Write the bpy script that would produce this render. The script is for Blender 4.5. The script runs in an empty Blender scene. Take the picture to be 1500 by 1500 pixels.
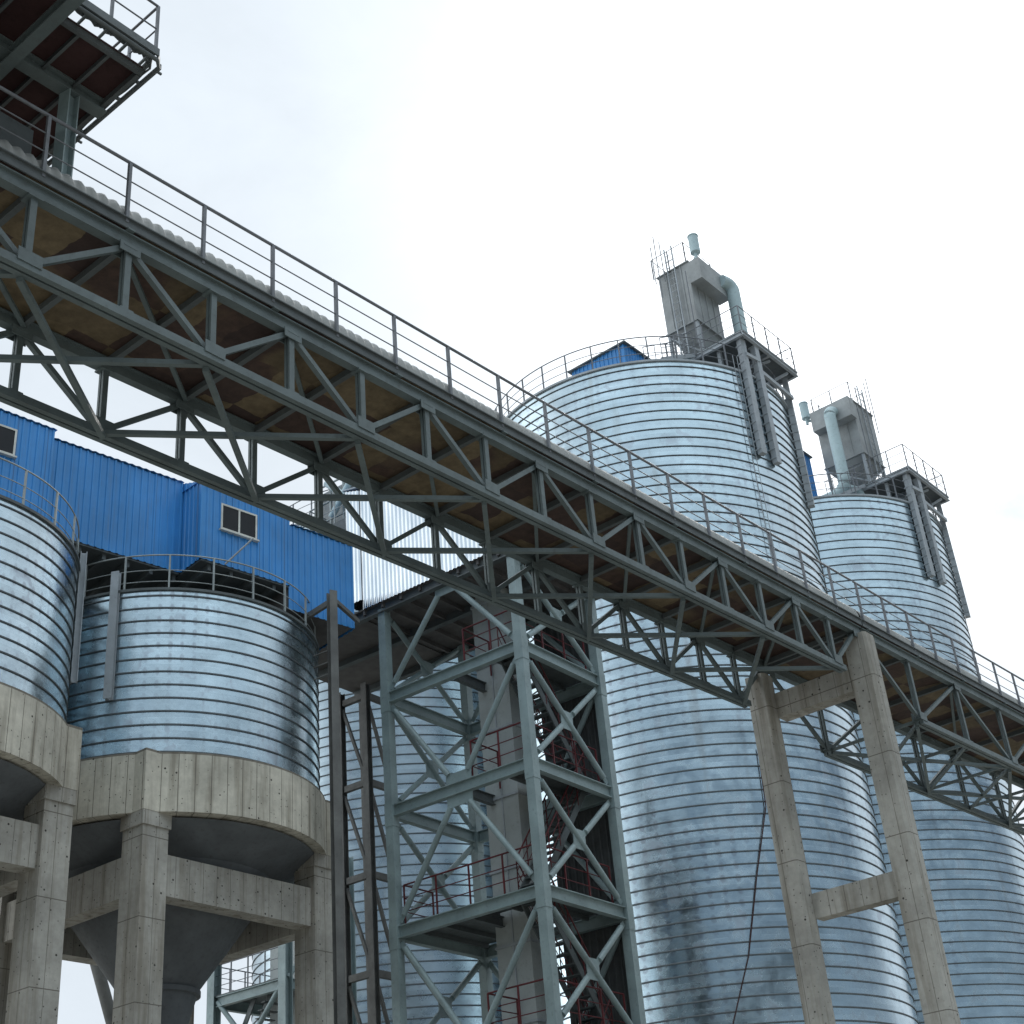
import bpy, math, random
from mathutils import Vector
random.seed(7)
sin, cos, pi, R = math.sin, math.cos, math.pi, math.radians
scene = bpy.context.scene
COL = scene.collection
EYE = 1.6                                   # eye height; heights below are measured from the eye and lifted by EYE

# ------------------------------------------------------------------ materials
MATS = {}
def newmat(name):
    m = bpy.data.materials.new(name); m.use_nodes = True
    nt = m.node_tree; b = nt.nodes['Principled BSDF']; MATS[name] = m
    return m, nt, b
def N(nt, t, **kw):
    n = nt.nodes.new(t)
    for k, v in kw.items():
        if hasattr(n, k) and k not in ('Scale',): setattr(n, k, v)
        else: n.inputs[k].default_value = v
    return n
def L(nt, a, b): nt.links.new(a, b)
def noise(nt, vec, scale, detail=4, rough=.55, dist=0):
    n = nt.nodes.new('ShaderNodeTexNoise'); n.inputs['Scale'].default_value = scale
    n.inputs['Detail'].default_value = detail; n.inputs['Roughness'].default_value = rough
    n.inputs['Distortion'].default_value = dist
    if vec is not None: L(nt, vec, n.inputs['Vector'])
    return n
def mapping(nt, scale=(1,1,1), src='Object'):
    tc = nt.nodes.new('ShaderNodeTexCoord'); mp = nt.nodes.new('ShaderNodeMapping')
    mp.inputs['Scale'].default_value = scale; L(nt, tc.outputs[src], mp.inputs['Vector'])
    return mp.outputs['Vector']
def ramp(nt, fac, stops):
    r = nt.nodes.new('ShaderNodeValToRGB'); e = r.color_ramp.elements
    while len(e) < len(stops): e.new(.5)
    for i, (p, c) in enumerate(stops):
        e[i].position = p; e[i].color = (c[0], c[1], c[2], 1) if hasattr(c, '__len__') else (c, c, c, 1)
    L(nt, fac, r.inputs['Fac']); return r.outputs['Color']
def mixc(nt, fac, a, b, mode='MIX'):
    m = nt.nodes.new('ShaderNodeMix'); m.data_type = 'RGBA'; m.blend_type = mode
    for s, v in ((m.inputs[0], fac), (m.inputs[6], a), (m.inputs[7], b)):
        if hasattr(v, 'is_linked'): L(nt, v, s)
        elif hasattr(v, '__len__'): s.default_value = (v[0], v[1], v[2], 1)
        else: s.default_value = v
    return m.outputs[2]
def math_(nt, op, a, b=None, c=None):
    m = nt.nodes.new('ShaderNodeMath'); m.operation = op
    for i, v in enumerate((a, b, c)):
        if v is None: continue
        if hasattr(v, 'is_linked'): L(nt, v, m.inputs[i])
        else: m.inputs[i].default_value = v
    return m.outputs[0]
def bump(nt, b, h, strength=.3, dist=.02):
    n = nt.nodes.new('ShaderNodeBump'); n.inputs['Strength'].default_value = strength
    n.inputs['Distance'].default_value = dist; L(nt, h, n.inputs['Height']); L(nt, n.outputs[0], b.inputs['Normal'])

def painted(name, c, rough=.5, var=.25, dirt=(.06,.05,.04), dirt_amt=.35, spec=.4):
    """oil paint on steel: soft tone changes, grime and rust specks"""
    m, nt, b = newmat(name)
    v = mapping(nt)
    n1 = noise(nt, v, 1.3, 5); n2 = noise(nt, v, 9, 6, .65)
    f1 = ramp(nt, n1.outputs['Fac'], [(.3, 1-var), (.7, 1+var*.4)])
    col = mixc(nt, 1, c, f1, 'MULTIPLY')
    f2 = ramp(nt, n2.outputs['Fac'], [(.55, 0), (.75, dirt_amt)])
    col = mixc(nt, f2, col, dirt)
    L(nt, col, b.inputs['Base Color'])
    L(nt, ramp(nt, n2.outputs['Fac'], [(.3, rough-.08), (.7, rough+.15)]), b.inputs['Roughness'])
    b.inputs['Specular IOR Level'].default_value = spec
    bump(nt, b, n2.outputs['Fac'], .15, .01)
    return m
def flat(name, c, rough=.6, metal=0, spec=.4):
    m, nt, b = newmat(name)
    n = noise(nt, mapping(nt), 3, 5)
    L(nt, mixc(nt, 1, c, ramp(nt, n.outputs['Fac'], [(.3, .78), (.7, 1.1)]), 'MULTIPLY'), b.inputs['Base Color'])
    b.inputs['Roughness'].default_value = rough; b.inputs['Metallic'].default_value = metal
    b.inputs['Specular IOR Level'].default_value = spec
    return m

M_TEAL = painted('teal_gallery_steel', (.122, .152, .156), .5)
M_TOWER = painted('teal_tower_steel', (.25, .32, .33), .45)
M_GREY = painted('grey_steel', (.37, .40, .43), .5)
M_DARKST = painted('dark_steel', (.10, .115, .12), .55)
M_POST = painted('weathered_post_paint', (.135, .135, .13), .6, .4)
M_RUST = painted('red_primer_plate', (.055, .028, .028), .7, .3, (.02,.015,.012), .5, .2)
M_RED = painted('red_rail_paint', (.12, .02, .024), .5)
M_RAIL = painted('grey_rail_paint', (.17, .18, .20), .5)
M_LRAIL = painted('weathered_rail', (.33, .36, .36), .5)
M_DUCT = painted('pale_teal_duct', (.43, .54, .565), .45, .15)
M_BOX = painted('grey_collector_sheet', (.33, .345, .35), .5, .25, (.10,.09,.08), .3)
M_CASE = painted('elevator_casing_paint', (.40, .43, .43), .5, .15, (.10,.09,.07), .35)
M_SHADE = painted('dark_shade_sheet', (.085, .09, .093), .7, .3)  # dark colour standing in for the shade behind the stairs
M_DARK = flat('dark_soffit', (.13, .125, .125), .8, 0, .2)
M_GLASS = flat('dark_window_opening', (.012, .013, .016), .35, 0, .25)
M_WFRAME = flat('window_frame_white', (.62, .62, .58), .5)

def m_galv(name, pitch, tint=(.57, .68, .735), r0=.13, seed=0.):
    """spangled galvanised coil: bands of slightly different gloss and tilt, grey water stains"""
    m, nt, b = newmat(name)
    v = mapping(nt)
    sep = nt.nodes.new('ShaderNodeSeparateXYZ'); L(nt, v, sep.inputs[0])
    band = math_(nt, 'FLOOR', math_(nt, 'MULTIPLY', sep.outputs['Z'], 1/pitch))
    ang = math_(nt, 'ARCTAN2', sep.outputs['Y'], sep.outputs['X'])
    # piece of coil: band number and a broad angular coordinate
    cv = nt.nodes.new('ShaderNodeCombineXYZ')
    L(nt, math_(nt, 'MULTIPLY', ang, 3.2), cv.inputs[0]); L(nt, math_(nt, 'MULTIPLY', band, 7.31), cv.inputs[1])
    cv.inputs[2].default_value = seed
    nb = noise(nt, cv.outputs[0], 1.0, 2)
    big = noise(nt, v, .55, 4, .55, .4)
    fine = noise(nt, v, 34, 3, .7)
    spots = noise(nt, v, 1.7, 5, .6, .6)
    t = ramp(nt, nb.outputs['Fac'], [(.3, .86), (.7, 1.08)])
    col = mixc(nt, 1, tint, t, 'MULTIPLY')
    col = mixc(nt, 1, col, ramp(nt, fine.outputs['Fac'], [(.35, .94), (.65, 1.04)]), 'MULTIPLY')
    col = mixc(nt, ramp(nt, spots.outputs['Fac'], [(.58, 0), (.66, .45)]), col, (.36, .38, .43))
    # faint brown runs under the roof edge
    cr = nt.nodes.new('ShaderNodeCombineXYZ')
    L(nt, math_(nt, 'MULTIPLY', ang, 9), cr.inputs[0]); L(nt, math_(nt, 'MULTIPLY', sep.outputs['Z'], .12), cr.inputs[1])
    cr.inputs[2].default_value = seed + 3
    runs = noise(nt, cr.outputs[0], 1.0, 3)
    col = mixc(nt, ramp(nt, runs.outputs['Fac'], [(.60, 0), (.72, .30)]), col, (.30, .27, .23))
    # grey thumb marks where the coil was clamped, every metre along each seam
    fa = math_(nt, 'ABSOLUTE', math_(nt, 'SUBTRACT', math_(nt, 'FRACT', math_(nt, 'MULTIPLY', ang, 13.5)), .5))
    fz = math_(nt, 'ABSOLUTE', math_(nt, 'SUBTRACT', math_(nt, 'FRACT', math_(nt, 'ADD', math_(nt, 'MULTIPLY', sep.outputs['Z'], 1/pitch), 0)), .5))
    mk = math_(nt, 'ADD', math_(nt, 'POWER', math_(nt, 'MULTIPLY', fa, 4.2), 2), math_(nt, 'POWER', math_(nt, 'MULTIPLY', fz, 2.6), 2))
    mk = math_(nt, 'ADD', mk, math_(nt, 'MULTIPLY', math_(nt, 'SUBTRACT', noise(nt, v, 5, 3).outputs['Fac'], .5), 1.6))
    where = ramp(nt, noise(nt, v, .28, 2).outputs['Fac'], [(.42, 0), (.60, .65)])
    mark = math_(nt, 'MULTIPLY', ramp(nt, mk, [(.35, 1), (.95, 0)]), where)
    col = mixc(nt, mark, col, (.33, .36, .40))
    # panel-sized cloudy zones of dull and bright zinc
    zone = noise(nt, v, .85, 6, .7)
    col = mixc(nt, 1, col, ramp(nt, zone.outputs['Fac'], [(.34, .87), (.5, 1), (.68, 1.09)]), 'MULTIPLY')
    L(nt, col, b.inputs['Base Color'])
    b.inputs['Metallic'].default_value = 1
    rr = math_(nt, 'ADD', ramp(nt, spots.outputs['Fac'], [(.4, r0), (.7, r0+.16)]), math_(nt, 'MULTIPLY', nb.outputs['Fac'], .10))
    L(nt, rr, b.inputs['Roughness'])
    h = math_(nt, 'ADD', math_(nt, 'MULTIPLY', big.outputs['Fac'], 1.3), math_(nt, 'MULTIPLY', spots.outputs['Fac'], .05))
    h = math_(nt, 'ADD', h, math_(nt, 'MULTIPLY', nb.outputs['Fac'], .5))
    h = math_(nt, 'ADD', h, math_(nt, 'MULTIPLY', fine.outputs['Fac'], .006))
    bump(nt, b, h, .2, .05)
    return m
PITCH = .38
M_SILO = m_galv('galvanised_coil', PITCH)
M_SILO2 = m_galv('galvanised_coil_small', .356, (.57, .68, .735), .15, 5.)
M_SILO_SHADE = m_galv('shaded_coil', PITCH, (.40, .475, .52), .2, 9.)  # same galvanised coil, its darker tint stands in for shade behind the tower
M_SEAM = flat('folded_seam_grime', (.12, .135, .145), .6, .6)
def m_sheet():
    m, nt, b = newmat('bright_corrugated_zinc')
    v = mapping(nt, (1, 1, .35)); n = noise(nt, v, 1.6, 5, .6)
    L(nt, ramp(nt, n.outputs['Fac'], [(.3, (.62, .66, .70)), (.7, (.86, .88, .90))]), b.inputs['Base Color'])
    b.inputs['Metallic'].default_value = 1
    L(nt, ramp(nt, n.outputs['Fac'], [(.3, .07), (.7, .20)]), b.inputs['Roughness'])
    bump(nt, b, noise(nt, v, 2.2, 3).outputs['Fac'], .2, .03)
    return m
M_ZINC = m_sheet()
def m_blue():
    m, nt, b = newmat('blue_coated_sheet')
    v = mapping(nt); n = noise(nt, v, .8, 4); n2 = noise(nt, mapping(nt, (3, 3, .25)), 2, 4)
    c = mixc(nt, 1, (.045, .25, .60), ramp(nt, n.outputs['Fac'], [(.3, .82), (.7, 1.1)]), 'MULTIPLY')
    c = mixc(nt, ramp(nt, n2.outputs['Fac'], [(.55, 0), (.8, .3)]), c, (.16, .24, .36))
    sp = nt.nodes.new('ShaderNodeSeparateXYZ'); L(nt, mapping(nt), sp.inputs[0])
    lap = math_(nt, 'LESS_THAN', math_(nt, 'FRACT', math_(nt, 'MULTIPLY', math_(nt, 'ADD', sp.outputs['X'], sp.outputs['Y']), 1/.84)), .035)
    c = mixc(nt, math_(nt, 'MULTIPLY', lap, .45), c, (.012, .05, .14))
    run = noise(nt, mapping(nt, (5, 5, .22)), 2.5, 5, .65)
    c = mixc(nt, ramp(nt, run.outputs['Fac'], [(.56, 0), (.74, .35)]), c, (.07, .10, .13))
    L(nt, c, b.inputs['Base Color']); b.inputs['Roughness'].default_value = .42
    b.inputs['Specular IOR Level'].default_value = .45
    return m
M_BLUE = m_blue()
def m_concrete(name, c=(.50, .475, .42), board=.42):
    m, nt, b = newmat(name)
    v = mapping(nt)
    n1 = noise(nt, v, .7, 6, .6); n2 = noise(nt, v, 6, 6, .65)
    col = mixc(nt, 1, c, ramp(nt, n1.outputs['Fac'], [(.28, .68), (.72, 1.16)]), 'MULTIPLY')
    col = mixc(nt, 1, col, ramp(nt, n2.outputs['Fac'], [(.25, .82), (.7, 1.06)]), 'MULTIPLY')
    # damp streaks running down
    st = noise(nt, mapping(nt, (2.4, 2.4, .16)), 1.5, 5, .6)
    col = mixc(nt, ramp(nt, st.outputs['Fac'], [(.48, 0), (.66, .6)]), col, (.17, .145, .11))
    # small tie holes / blow holes
    vo = nt.nodes.new('ShaderNodeTexVoronoi'); vo.inputs['Scale'].default_value = 3.4; L(nt, v, vo.inputs['Vector'])
    vo2 = nt.nodes.new('ShaderNodeTexVoronoi'); vo2.inputs['Scale'].default_value = 7.5; L(nt, v, vo2.inputs['Vector'])
    hole = math_(nt, 'MINIMUM', ramp(nt, vo.outputs['Distance'], [(.07, 0), (.10, 1)]), ramp(nt, vo2.outputs['Distance'], [(.09, .25), (.14, 1)]))
    col = mixc(nt, hole, (.055, .05, .045), col)
    # shutter board joints
    sep = nt.nodes.new('ShaderNodeSeparateXYZ'); L(nt, v, sep.inputs[0])
    ang = math_(nt, 'ARCTAN2', sep.outputs['Y'], sep.outputs['X'])
    def joint(x, per, w=.035):
        f = math_(nt, 'FRACT', math_(nt, 'MULTIPLY', x, 1/per))
        return math_(nt, 'GREATER_THAN', f, w)
    if board == 'ring': jv = joint(ang, .095, .045); jh = joint(sep.outputs['Z'], 5.)
    else:
        jv = joint(math_(nt, 'ADD', sep.outputs['X'], sep.outputs['Y']), board, .03)
        jh = joint(math_(nt, 'ADD', sep.outputs['Z'], .37), 1.9, .012)
    j = math_(nt, 'MULTIPLY', jv, jh)
    col = mixc(nt, math_(nt, 'SUBTRACT', 1, math_(nt, 'MULTIPLY', math_(nt, 'SUBTRACT', 1, j), .75)), (.10, .085, .07), col)
    L(nt, col, b.inputs['Base Color']); b.inputs['Roughness'].default_value = .85
    b.inputs['Specular IOR Level'].default_value = .25
    h = math_(nt, 'ADD', math_(nt, 'MULTIPLY', n2.outputs['Fac'], .5), math_(nt, 'MULTIPLY', hole, .7))
    bump(nt, b, math_(nt, 'ADD', h, math_(nt, 'MULTIPLY', j, .5)), .5, .02)
    return m
M_CONC = m_concrete('boarded_concrete', (.43, .412, .375))
M_RING = m_concrete('boarded_concrete_ring', (.60, .565, .485), 'ring')
M_CONCD = m_concrete('grey_hopper_concrete', (.22, .23, .24), 1.2)
M_HOPPER = painted('hopper_steel', (.13, .142, .155), .6)
def m_deck():
    """walkway underside: crosswise shutter boards left in place, some ochre, some rust brown"""
    m, nt, b = newmat('gallery_deck_underside')
    v = mapping(nt); sep = nt.nodes.new('ShaderNodeSeparateXYZ'); L(nt, v, sep.inputs[0])
    wob = noise(nt, v, .9, 4, .6)
    x = math_(nt, 'ADD', sep.outputs['X'], math_(nt, 'MULTIPLY', wob.outputs['Fac'], .5))
    cell = math_(nt, 'FLOOR', math_(nt, 'MULTIPLY', x, 1/.62))
    half = math_(nt, 'FLOOR', math_(nt, 'MULTIPLY', math_(nt, 'ADD', sep.outputs['Y'], math_(nt, 'MULTIPLY', wob.outputs['Fac'], .4)), .8))
    wn = nt.nodes.new('ShaderNodeTexWhiteNoise'); wn.noise_dimensions = '2D'
    cv = nt.nodes.new('ShaderNodeCombineXYZ'); L(nt, cell, cv.inputs[0]); L(nt, half, cv.inputs[1]); L(nt, cv.outputs[0], wn.inputs['Vector'])
    big = noise(nt, v, .32, 2)
    f = math_(nt, 'ADD', math_(nt, 'MULTIPLY', wn.outputs['Value'], .55), math_(nt, 'MULTIPLY', big.outputs['Fac'], .75))
    col = ramp(nt, f, [(.40, (.055, .032, .028)), (.64, (.085, .05, .038)), (.68, (.135, .098, .056)), (.9, (.19, .14, .08))])
    n2 = noise(nt, v, 5, 6, .7)
    col = mixc(nt, 1, col, ramp(nt, n2.outputs['Fac'], [(.3, .6), (.7, 1.15)]), 'MULTIPLY')
    L(nt, col, b.inputs['Base Color']); b.inputs['Roughness'].default_value = .8
    bump(nt, b, n2.outputs['Fac'], .3, .02)
    return m
M_DECK = m_deck()
M_HOOD = painted('belt_hood_sheet', (.29, .295, .285), .55, .2)

# ------------------------------------------------------------------ mesh builder
class MB:
    def __init__(s): s.v = []; s.f = []; s.mi = []; s.sm = []
    def add(s, vs, fs, mi=0, smooth=False):
        o = len(s.v); s.v += [tuple(x) for x in vs]
        for f in fs: s.f.append([i+o for i in f]); s.mi.append(mi); s.sm.append(smooth)
    def box(s, a, b, mi=0):
        (x0,y0,z0),(x1,y1,z1) = a, b
        vs = [(x0,y0,z0),(x1,y0,z0),(x1,y1,z0),(x0,y1,z0),(x0,y0,z1),(x1,y0,z1),(x1,y1,z1),(x0,y1,z1)]
        s.add(vs, [(0,3,2,1),(4,5,6,7),(0,1,5,4),(1,2,6,5),(2,3,7,6),(3,0,4,7)], mi)
    def frame(s, p, q, up):
        d = (Vector(q)-Vector(p)); ln = d.length; d = d/ln
        up = Vector(up)
        if abs(d.dot(up)) > .98: up = Vector((1,0,0)) if abs(d.x) < .9 else Vector((0,1,0))
        side = d.cross(up).normalized(); up2 = side.cross(d).normalized()
        return d, side, up2, ln
    def prof(s, p, q, pts, up=(0,0,1), mi=0, smooth=False):
        """extrude a closed 2-D outline (side, up) from p to q"""
        d, sd, u2, ln = s.frame(p, q, up); p = Vector(p); q = Vector(q); n = len(pts)
        vs = [p+sd*a+u2*b for a, b in pts]+[q+sd*a+u2*b for a, b in pts]
        fs = [(i, (i+1) % n, n+(i+1) % n, n+i) for i in range(n)]
        s.add(vs, fs, mi, smooth)
        s.add(vs, [tuple(range(n-1, -1, -1)), tuple(range(n, 2*n))], mi)
    def bar(s, p, q, w, h, up=(0,0,1), mi=0):
        s.prof(p, q, [(-w/2,-h/2),(w/2,-h/2),(w/2,h/2),(-w/2,h/2)], up, mi)
    def ibeam(s, p, q, w, h, t=.03, up=(0,0,1), mi=0):
        a, b = w/2, h/2
        s.prof(p, q, [(-a,-b),(a,-b),(a,-b+t),(t/2,-b+t),(t/2,b-t),(a,b-t),(a,b),(-a,b),(-a,b-t),(-t/2,b-t),(-t/2,-b+t),(-a,-b+t)], up, mi)
    def tube(s, p, q, r, n=8, mi=0):
        s.prof(p, q, [(r*cos(2*pi*i/n), r*sin(2*pi*i/n)) for i in range(n)], (0,0,1), mi, True)
    def path(s, pts, r, n=8, closed=False, mi=0):
        pts = [Vector(p) for p in pts]; m = len(pts); vs = []
        for i, p in enumerate(pts):
            a = pts[(i-1) % m] if closed or i else pts[i]; b = pts[(i+1) % m] if closed or i < m-1 else pts[i]
            d = (b-a).normalized(); up = Vector((0,0,1)) if abs(d.z) < .95 else Vector((1,0,0))
            sd = d.cross(up).normalized(); u2 = sd.cross(d).normalized()
            vs += [p+sd*(r*cos(2*pi*k/n))+u2*(r*sin(2*pi*k/n)) for k in range(n)]
        fs = []
        for i in range(m if closed else m-1):
            j = (i+1) % m
            fs += [(i*n+k, i*n+(k+1) % n, j*n+(k+1) % n, j*n+k) for k in range(n)]
        s.add(vs, fs, mi, True)
        if not closed: s.add(vs[:n]+vs[-n:], [tuple(range(n-1,-1,-1)), tuple(range(n, 2*n))], mi)
    def lathe(s, prof, n=96, c=(0,0), mis=None, a0=0, a1=2*pi, smooth=True):
        """prof: list of (r, z); faces between successive points, each with its own sharp edge"""
        full = abs(a1-a0-2*pi) < 1e-6; m = n if full else n+1
        for k in range(len(prof)-1):
            (r0, z0), (r1, z1) = prof[k], prof[k+1]
            vs = []
            for i in range(m):
                a = a0+(a1-a0)*i/n
                vs += [(c[0]+r0*cos(a), c[1]+r0*sin(a), z0), (c[0]+r1*cos(a), c[1]+r1*sin(a), z1)]
            fs = [(2*i, 2*((i+1) % m), 2*((i+1) % m)+1, 2*i+1) for i in range(n)]
            s.add(vs, fs, mis[k] if mis else 0, smooth)
    def corr(s, p, q, z0, z1p, z1q, pitch=.2, dep=.03, kind='trap', mi=0):
        """ribbed sheet from p to q (xy), outward side to the right of p->q; the top may slope"""
        p = Vector((p[0], p[1], 0)); q = Vector((q[0], q[1], 0)); d = q-p; ln = d.length; d /= ln
        nrm = Vector((d.y, -d.x, 0)); n = max(1, round(ln/pitch)); st = ln/n; pr = []
        for i in range(n):
            if kind == 'trap': pr += [(i*st, 0), (i*st+st*.62, 0), (i*st+st*.70, dep), (i*st+st*.92, dep)]
            else: pr += [((i+k/8)*st, dep*(.5-.5*cos(2*pi*k/8))) for k in range(8)]
        pr.append((ln, 0))
        vs = []
        for x, o in pr:
            zt = z1p+(z1q-z1p)*x/ln
            b = p+d*x+nrm*o; vs += [(b.x, b.y, z0), (b.x, b.y, zt)]
        s.add(vs, [(2*i, 2*i+2, 2*i+3, 2*i+1) for i in range(len(pr)-1)], mi, kind != 'trap')
    def build(s, name, mats, parent=None, label=None):
        me = bpy.data.meshes.new(name); me.from_pydata(s.v, [], s.f)
        for m in (mats if isinstance(mats, (list, tuple)) else [mats]): me.materials.append(m)
        me.polygons.foreach_set('material_index', s.mi); me.polygons.foreach_set('use_smooth', s.sm)
        me.update()
        o = bpy.data.objects.new(name, me); COL.objects.link(o)
        if parent is not None: o.parent = parent
        if label: o['label'] = label
        return o

def thing(name, label, cat, loc, rotz=0, group=None):
    o = bpy.data.objects.new(name, None); COL.objects.link(o)
    o.location = loc; o.rotation_euler = (0, 0, rotz); o.empty_display_size = .5
    o['label'] = label; o['category'] = cat
    if group: o['group'] = group
    return o
def struct(o, kind='structure'): o['kind'] = kind; return o
def copy_tree(o, parent=None):
    c = o.copy(); COL.objects.link(c)
    if parent is not None: c.parent = parent
    for ch in list(o.children): copy_tree(ch, c)
    return c
def one(name, mat, parent, fn, *a, **k):
    m = MB(); getattr(m, fn)(*a, **k); return m.build(name, mat, parent)

AZ = R(38.05); AZT = R(35.34); AZB = R(44.67)
def rz(a): return pi/2-a                     # local x runs along azimuth a, local y to its left

# ------------------------------------------------------------------ world, sun, camera
SUN = Vector((.2614, .7312, .6301)).normalized()
w = bpy.data.worlds.new('World'); scene.world = w; w.use_nodes = True
nt = w.node_tree; bg = nt.nodes['Background']; bg.inputs['Strength'].default_value = .1
sky = nt.nodes.new('ShaderNodeTexSky'); sky.sky_type = 'NISHITA'; sky.sun_disc = False
sky.sun_elevation = math.asin(SUN.z); sky.sun_rotation = math.atan2(SUN.x, SUN.y)
sky.air_density = 1.0; sky.dust_density = 2.0; sky.ozone_density = 1.2
tc = nt.nodes.new('ShaderNodeTexCoord'); D = tc.outputs['Generated']
dot = nt.nodes.new('ShaderNodeVectorMath'); dot.operation = 'DOT_PRODUCT'
L(nt, D, dot.inputs[0]); dot.inputs[1].default_value = SUN
dp = math_(nt, 'MAXIMUM', dot.outputs['Value'], 0)
sepd = nt.nodes.new('ShaderNodeSeparateXYZ'); L(nt, D, sepd.inputs[0])
mpd = nt.nodes.new('ShaderNodeMapping'); mpd.inputs['Scale'].default_value = (1, 1, 1.8); L(nt, D, mpd.inputs['Vector'])
nc = noise(nt, mpd.outputs['Vector'], 2.3, 8, .55, .5)
nc2 = noise(nt, mpd.outputs['Vector'], 5.5, 6, .6, .3)
# veil of cloud, thickest round the hidden sun, thinner behind the viewer
dv = dot.outputs['Value']
cov = math_(nt, 'ADD', math_(nt, 'MULTIPLY', dv, .35), math_(nt, 'MULTIPLY', nc.outputs['Fac'], 1.25))
cover = ramp(nt, cov, [(.30, .88), (.60, 1)])
d2 = nt.nodes.new('ShaderNodeVectorMath'); d2.operation = 'DOT_PRODUCT'; L(nt, D, d2.inputs[0]); d2.inputs[1].default_value = (.26, -.966, 0)
back = ramp(nt, d2.outputs['Value'], [(.12, 0), (.55, 1)])
veil = mixc(nt, back, (5.5, 6.05, 6.6), (5.3, 6.3, 7.1))
tone = mixc(nt, 1, veil, ramp(nt, nc2.outputs['Fac'], [(.3, .93), (.7, 1.06)]), 'MULTIPLY')
glow = math_(nt, 'ADD', math_(nt, 'MULTIPLY', math_(nt, 'POWER', dp, 26), 5), math_(nt, 'MULTIPLY', math_(nt, 'POWER', dp, 60), 6))
gc = nt.nodes.new('ShaderNodeCombineXYZ')
for i in range(3): L(nt, glow, gc.inputs[i])
# overcast vault: brighter overhead than at mid height
hi = mixc(nt, back, ramp(nt, sepd.outputs['Z'], [(.80, 0), (.96, 1)]), ramp(nt, sepd.outputs['Z'], [(.60, 0), (.80, 1)]))
tone = mixc(nt, 1, tone, mixc(nt, hi, (1, 1, 1), (2.5, 2.45, 2.35)), 'MULTIPLY')
# a thin bright gap in the cloud to the west
d4 = nt.nodes.new('ShaderNodeVectorMath'); d4.operation = 'DOT_PRODUCT'; L(nt, D, d4.inputs[0]); d4.inputs[1].default_value = (-.998, -.03, 0)
tone = mixc(nt, 1, tone, mixc(nt, ramp(nt, d4.outputs['Value'], [(.76, 0), (.95, 1)]), (1, 1, 1), (3.3, 3.2, 3.0)), 'MULTIPLY')
cloud = mixc(nt, 1, tone, gc.outputs[0], 'ADD')
col = mixc(nt, cover, sky.outputs['Color'], cloud)
# a slate cloud bank low in the sky, away from the sun
low = math_(nt, 'ADD', sepd.outputs['Z'], math_(nt, 'MULTIPLY', math_(nt, 'SUBTRACT', nc2.outputs['Fac'], .5), .22))
d3 = nt.nodes.new('ShaderNodeVectorMath'); d3.operation = 'DOT_PRODUCT'; L(nt, D, d3.inputs[0]); d3.inputs[1].default_value = (.574, -.819, 0)
bank = ramp(nt, low, [(.36, 1), (.40, 0)])
deep = ramp(nt, low, [(.05, .6), (.36, 1)])
col = mixc(nt, math_(nt, 'MULTIPLY', math_(nt, 'MULTIPLY', bank, ramp(nt, d3.outputs['Value'], [(.10, 0), (.34, 1)])), math_(nt, 'MULTIPLY', deep, .95)), col, (.75, 1.15, 1.65))
# two small gaps of blue near the right hand edge of the view
for gv, gs in (((.3205, .8255, .4645), 260), ((.3310, .8900, .3140), 300)):
    g = nt.nodes.new('ShaderNodeVectorMath'); g.operation = 'DOT_PRODUCT'; L(nt, D, g.inputs[0]); g.inputs[1].default_value = Vector(gv).normalized()
    gp = math_(nt, 'MULTIPLY', math_(nt, 'POWER', math_(nt, 'MAXIMUM', g.outputs['Value'], 0), gs*4), math_(nt, 'MULTIPLY', noise(nt, D, 22, 5).outputs['Fac'], 1.0))
    col = mixc(nt, ramp(nt, gp, [(.15, 0), (.6, .7)]), col, (4.6, 5.6, 6.7))
L(nt, col, bg.inputs['Color'])

sl = bpy.data.lights.new('sun', 'SUN'); sl.energy = 1.0; sl.angle = R(14); sl.color = (1, .96, .90)
so = bpy.data.objects.new('sun', sl); COL.objects.link(so)
so.rotation_euler = (-SUN).to_track_quat('-Z', 'Y').to_euler()

cd = bpy.data.cameras.new('camera'); co = bpy.data.objects.new('camera', cd); COL.objects.link(co)
F_PX, PITCH_C, ROLL = 2138.2, R(30.22), R(-5.27)
cd.sensor_fit = 'HORIZONTAL'; cd.sensor_width = 36; cd.lens = 36*F_PX/1500; cd.clip_end = 2000; cd.clip_start = .1
co.location = (0, 0, EYE)
from mathutils import Matrix
cp, sp, cr, sr = cos(PITCH_C), sin(PITCH_C), cos(ROLL), sin(ROLL)
fwd = Vector((0, cp, sp)); up0 = Vector((0, -sp, cp)); rt0 = Vector((1, 0, 0))
rt = rt0*cr+up0*sr; up1 = -rt0*sr+up0*cr
co.rotation_euler = Matrix((rt, up1, -fwd)).transposed().to_euler()
scene.camera = co

# ------------------------------------------------------------------ ground and unseen hill ring
def m_ground():
    m, nt, b = newmat('dusty_concrete_yard')
    v = mapping(nt); n = noise(nt, v, .15, 6, .6); n2 = noise(nt, v, 2, 6, .6)
    c = ramp(nt, n.outputs['Fac'], [(.3, (.24, .225, .195)), (.7, (.36, .34, .30))])
    c = mixc(nt, 1, c, ramp(nt, n2.outputs['Fac'], [(.3, .8), (.7, 1.1)]), 'MULTIPLY')
    L(nt, c, b.inputs['Base Color']); b.inputs['Roughness'].default_value = .9
    return m
g = MB(); nx = 24
g.add([(-900+1800*i/nx, -900+1800*j/nx, 0) for j in range(nx+1) for i in range(nx+1)],
      [(j*(nx+1)+i, j*(nx+1)+i+1, (j+1)*(nx+1)+i+1, (j+1)*(nx+1)+i) for j in range(nx) for i in range(nx)])
struct(g.build('ground', m_ground()))
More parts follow.
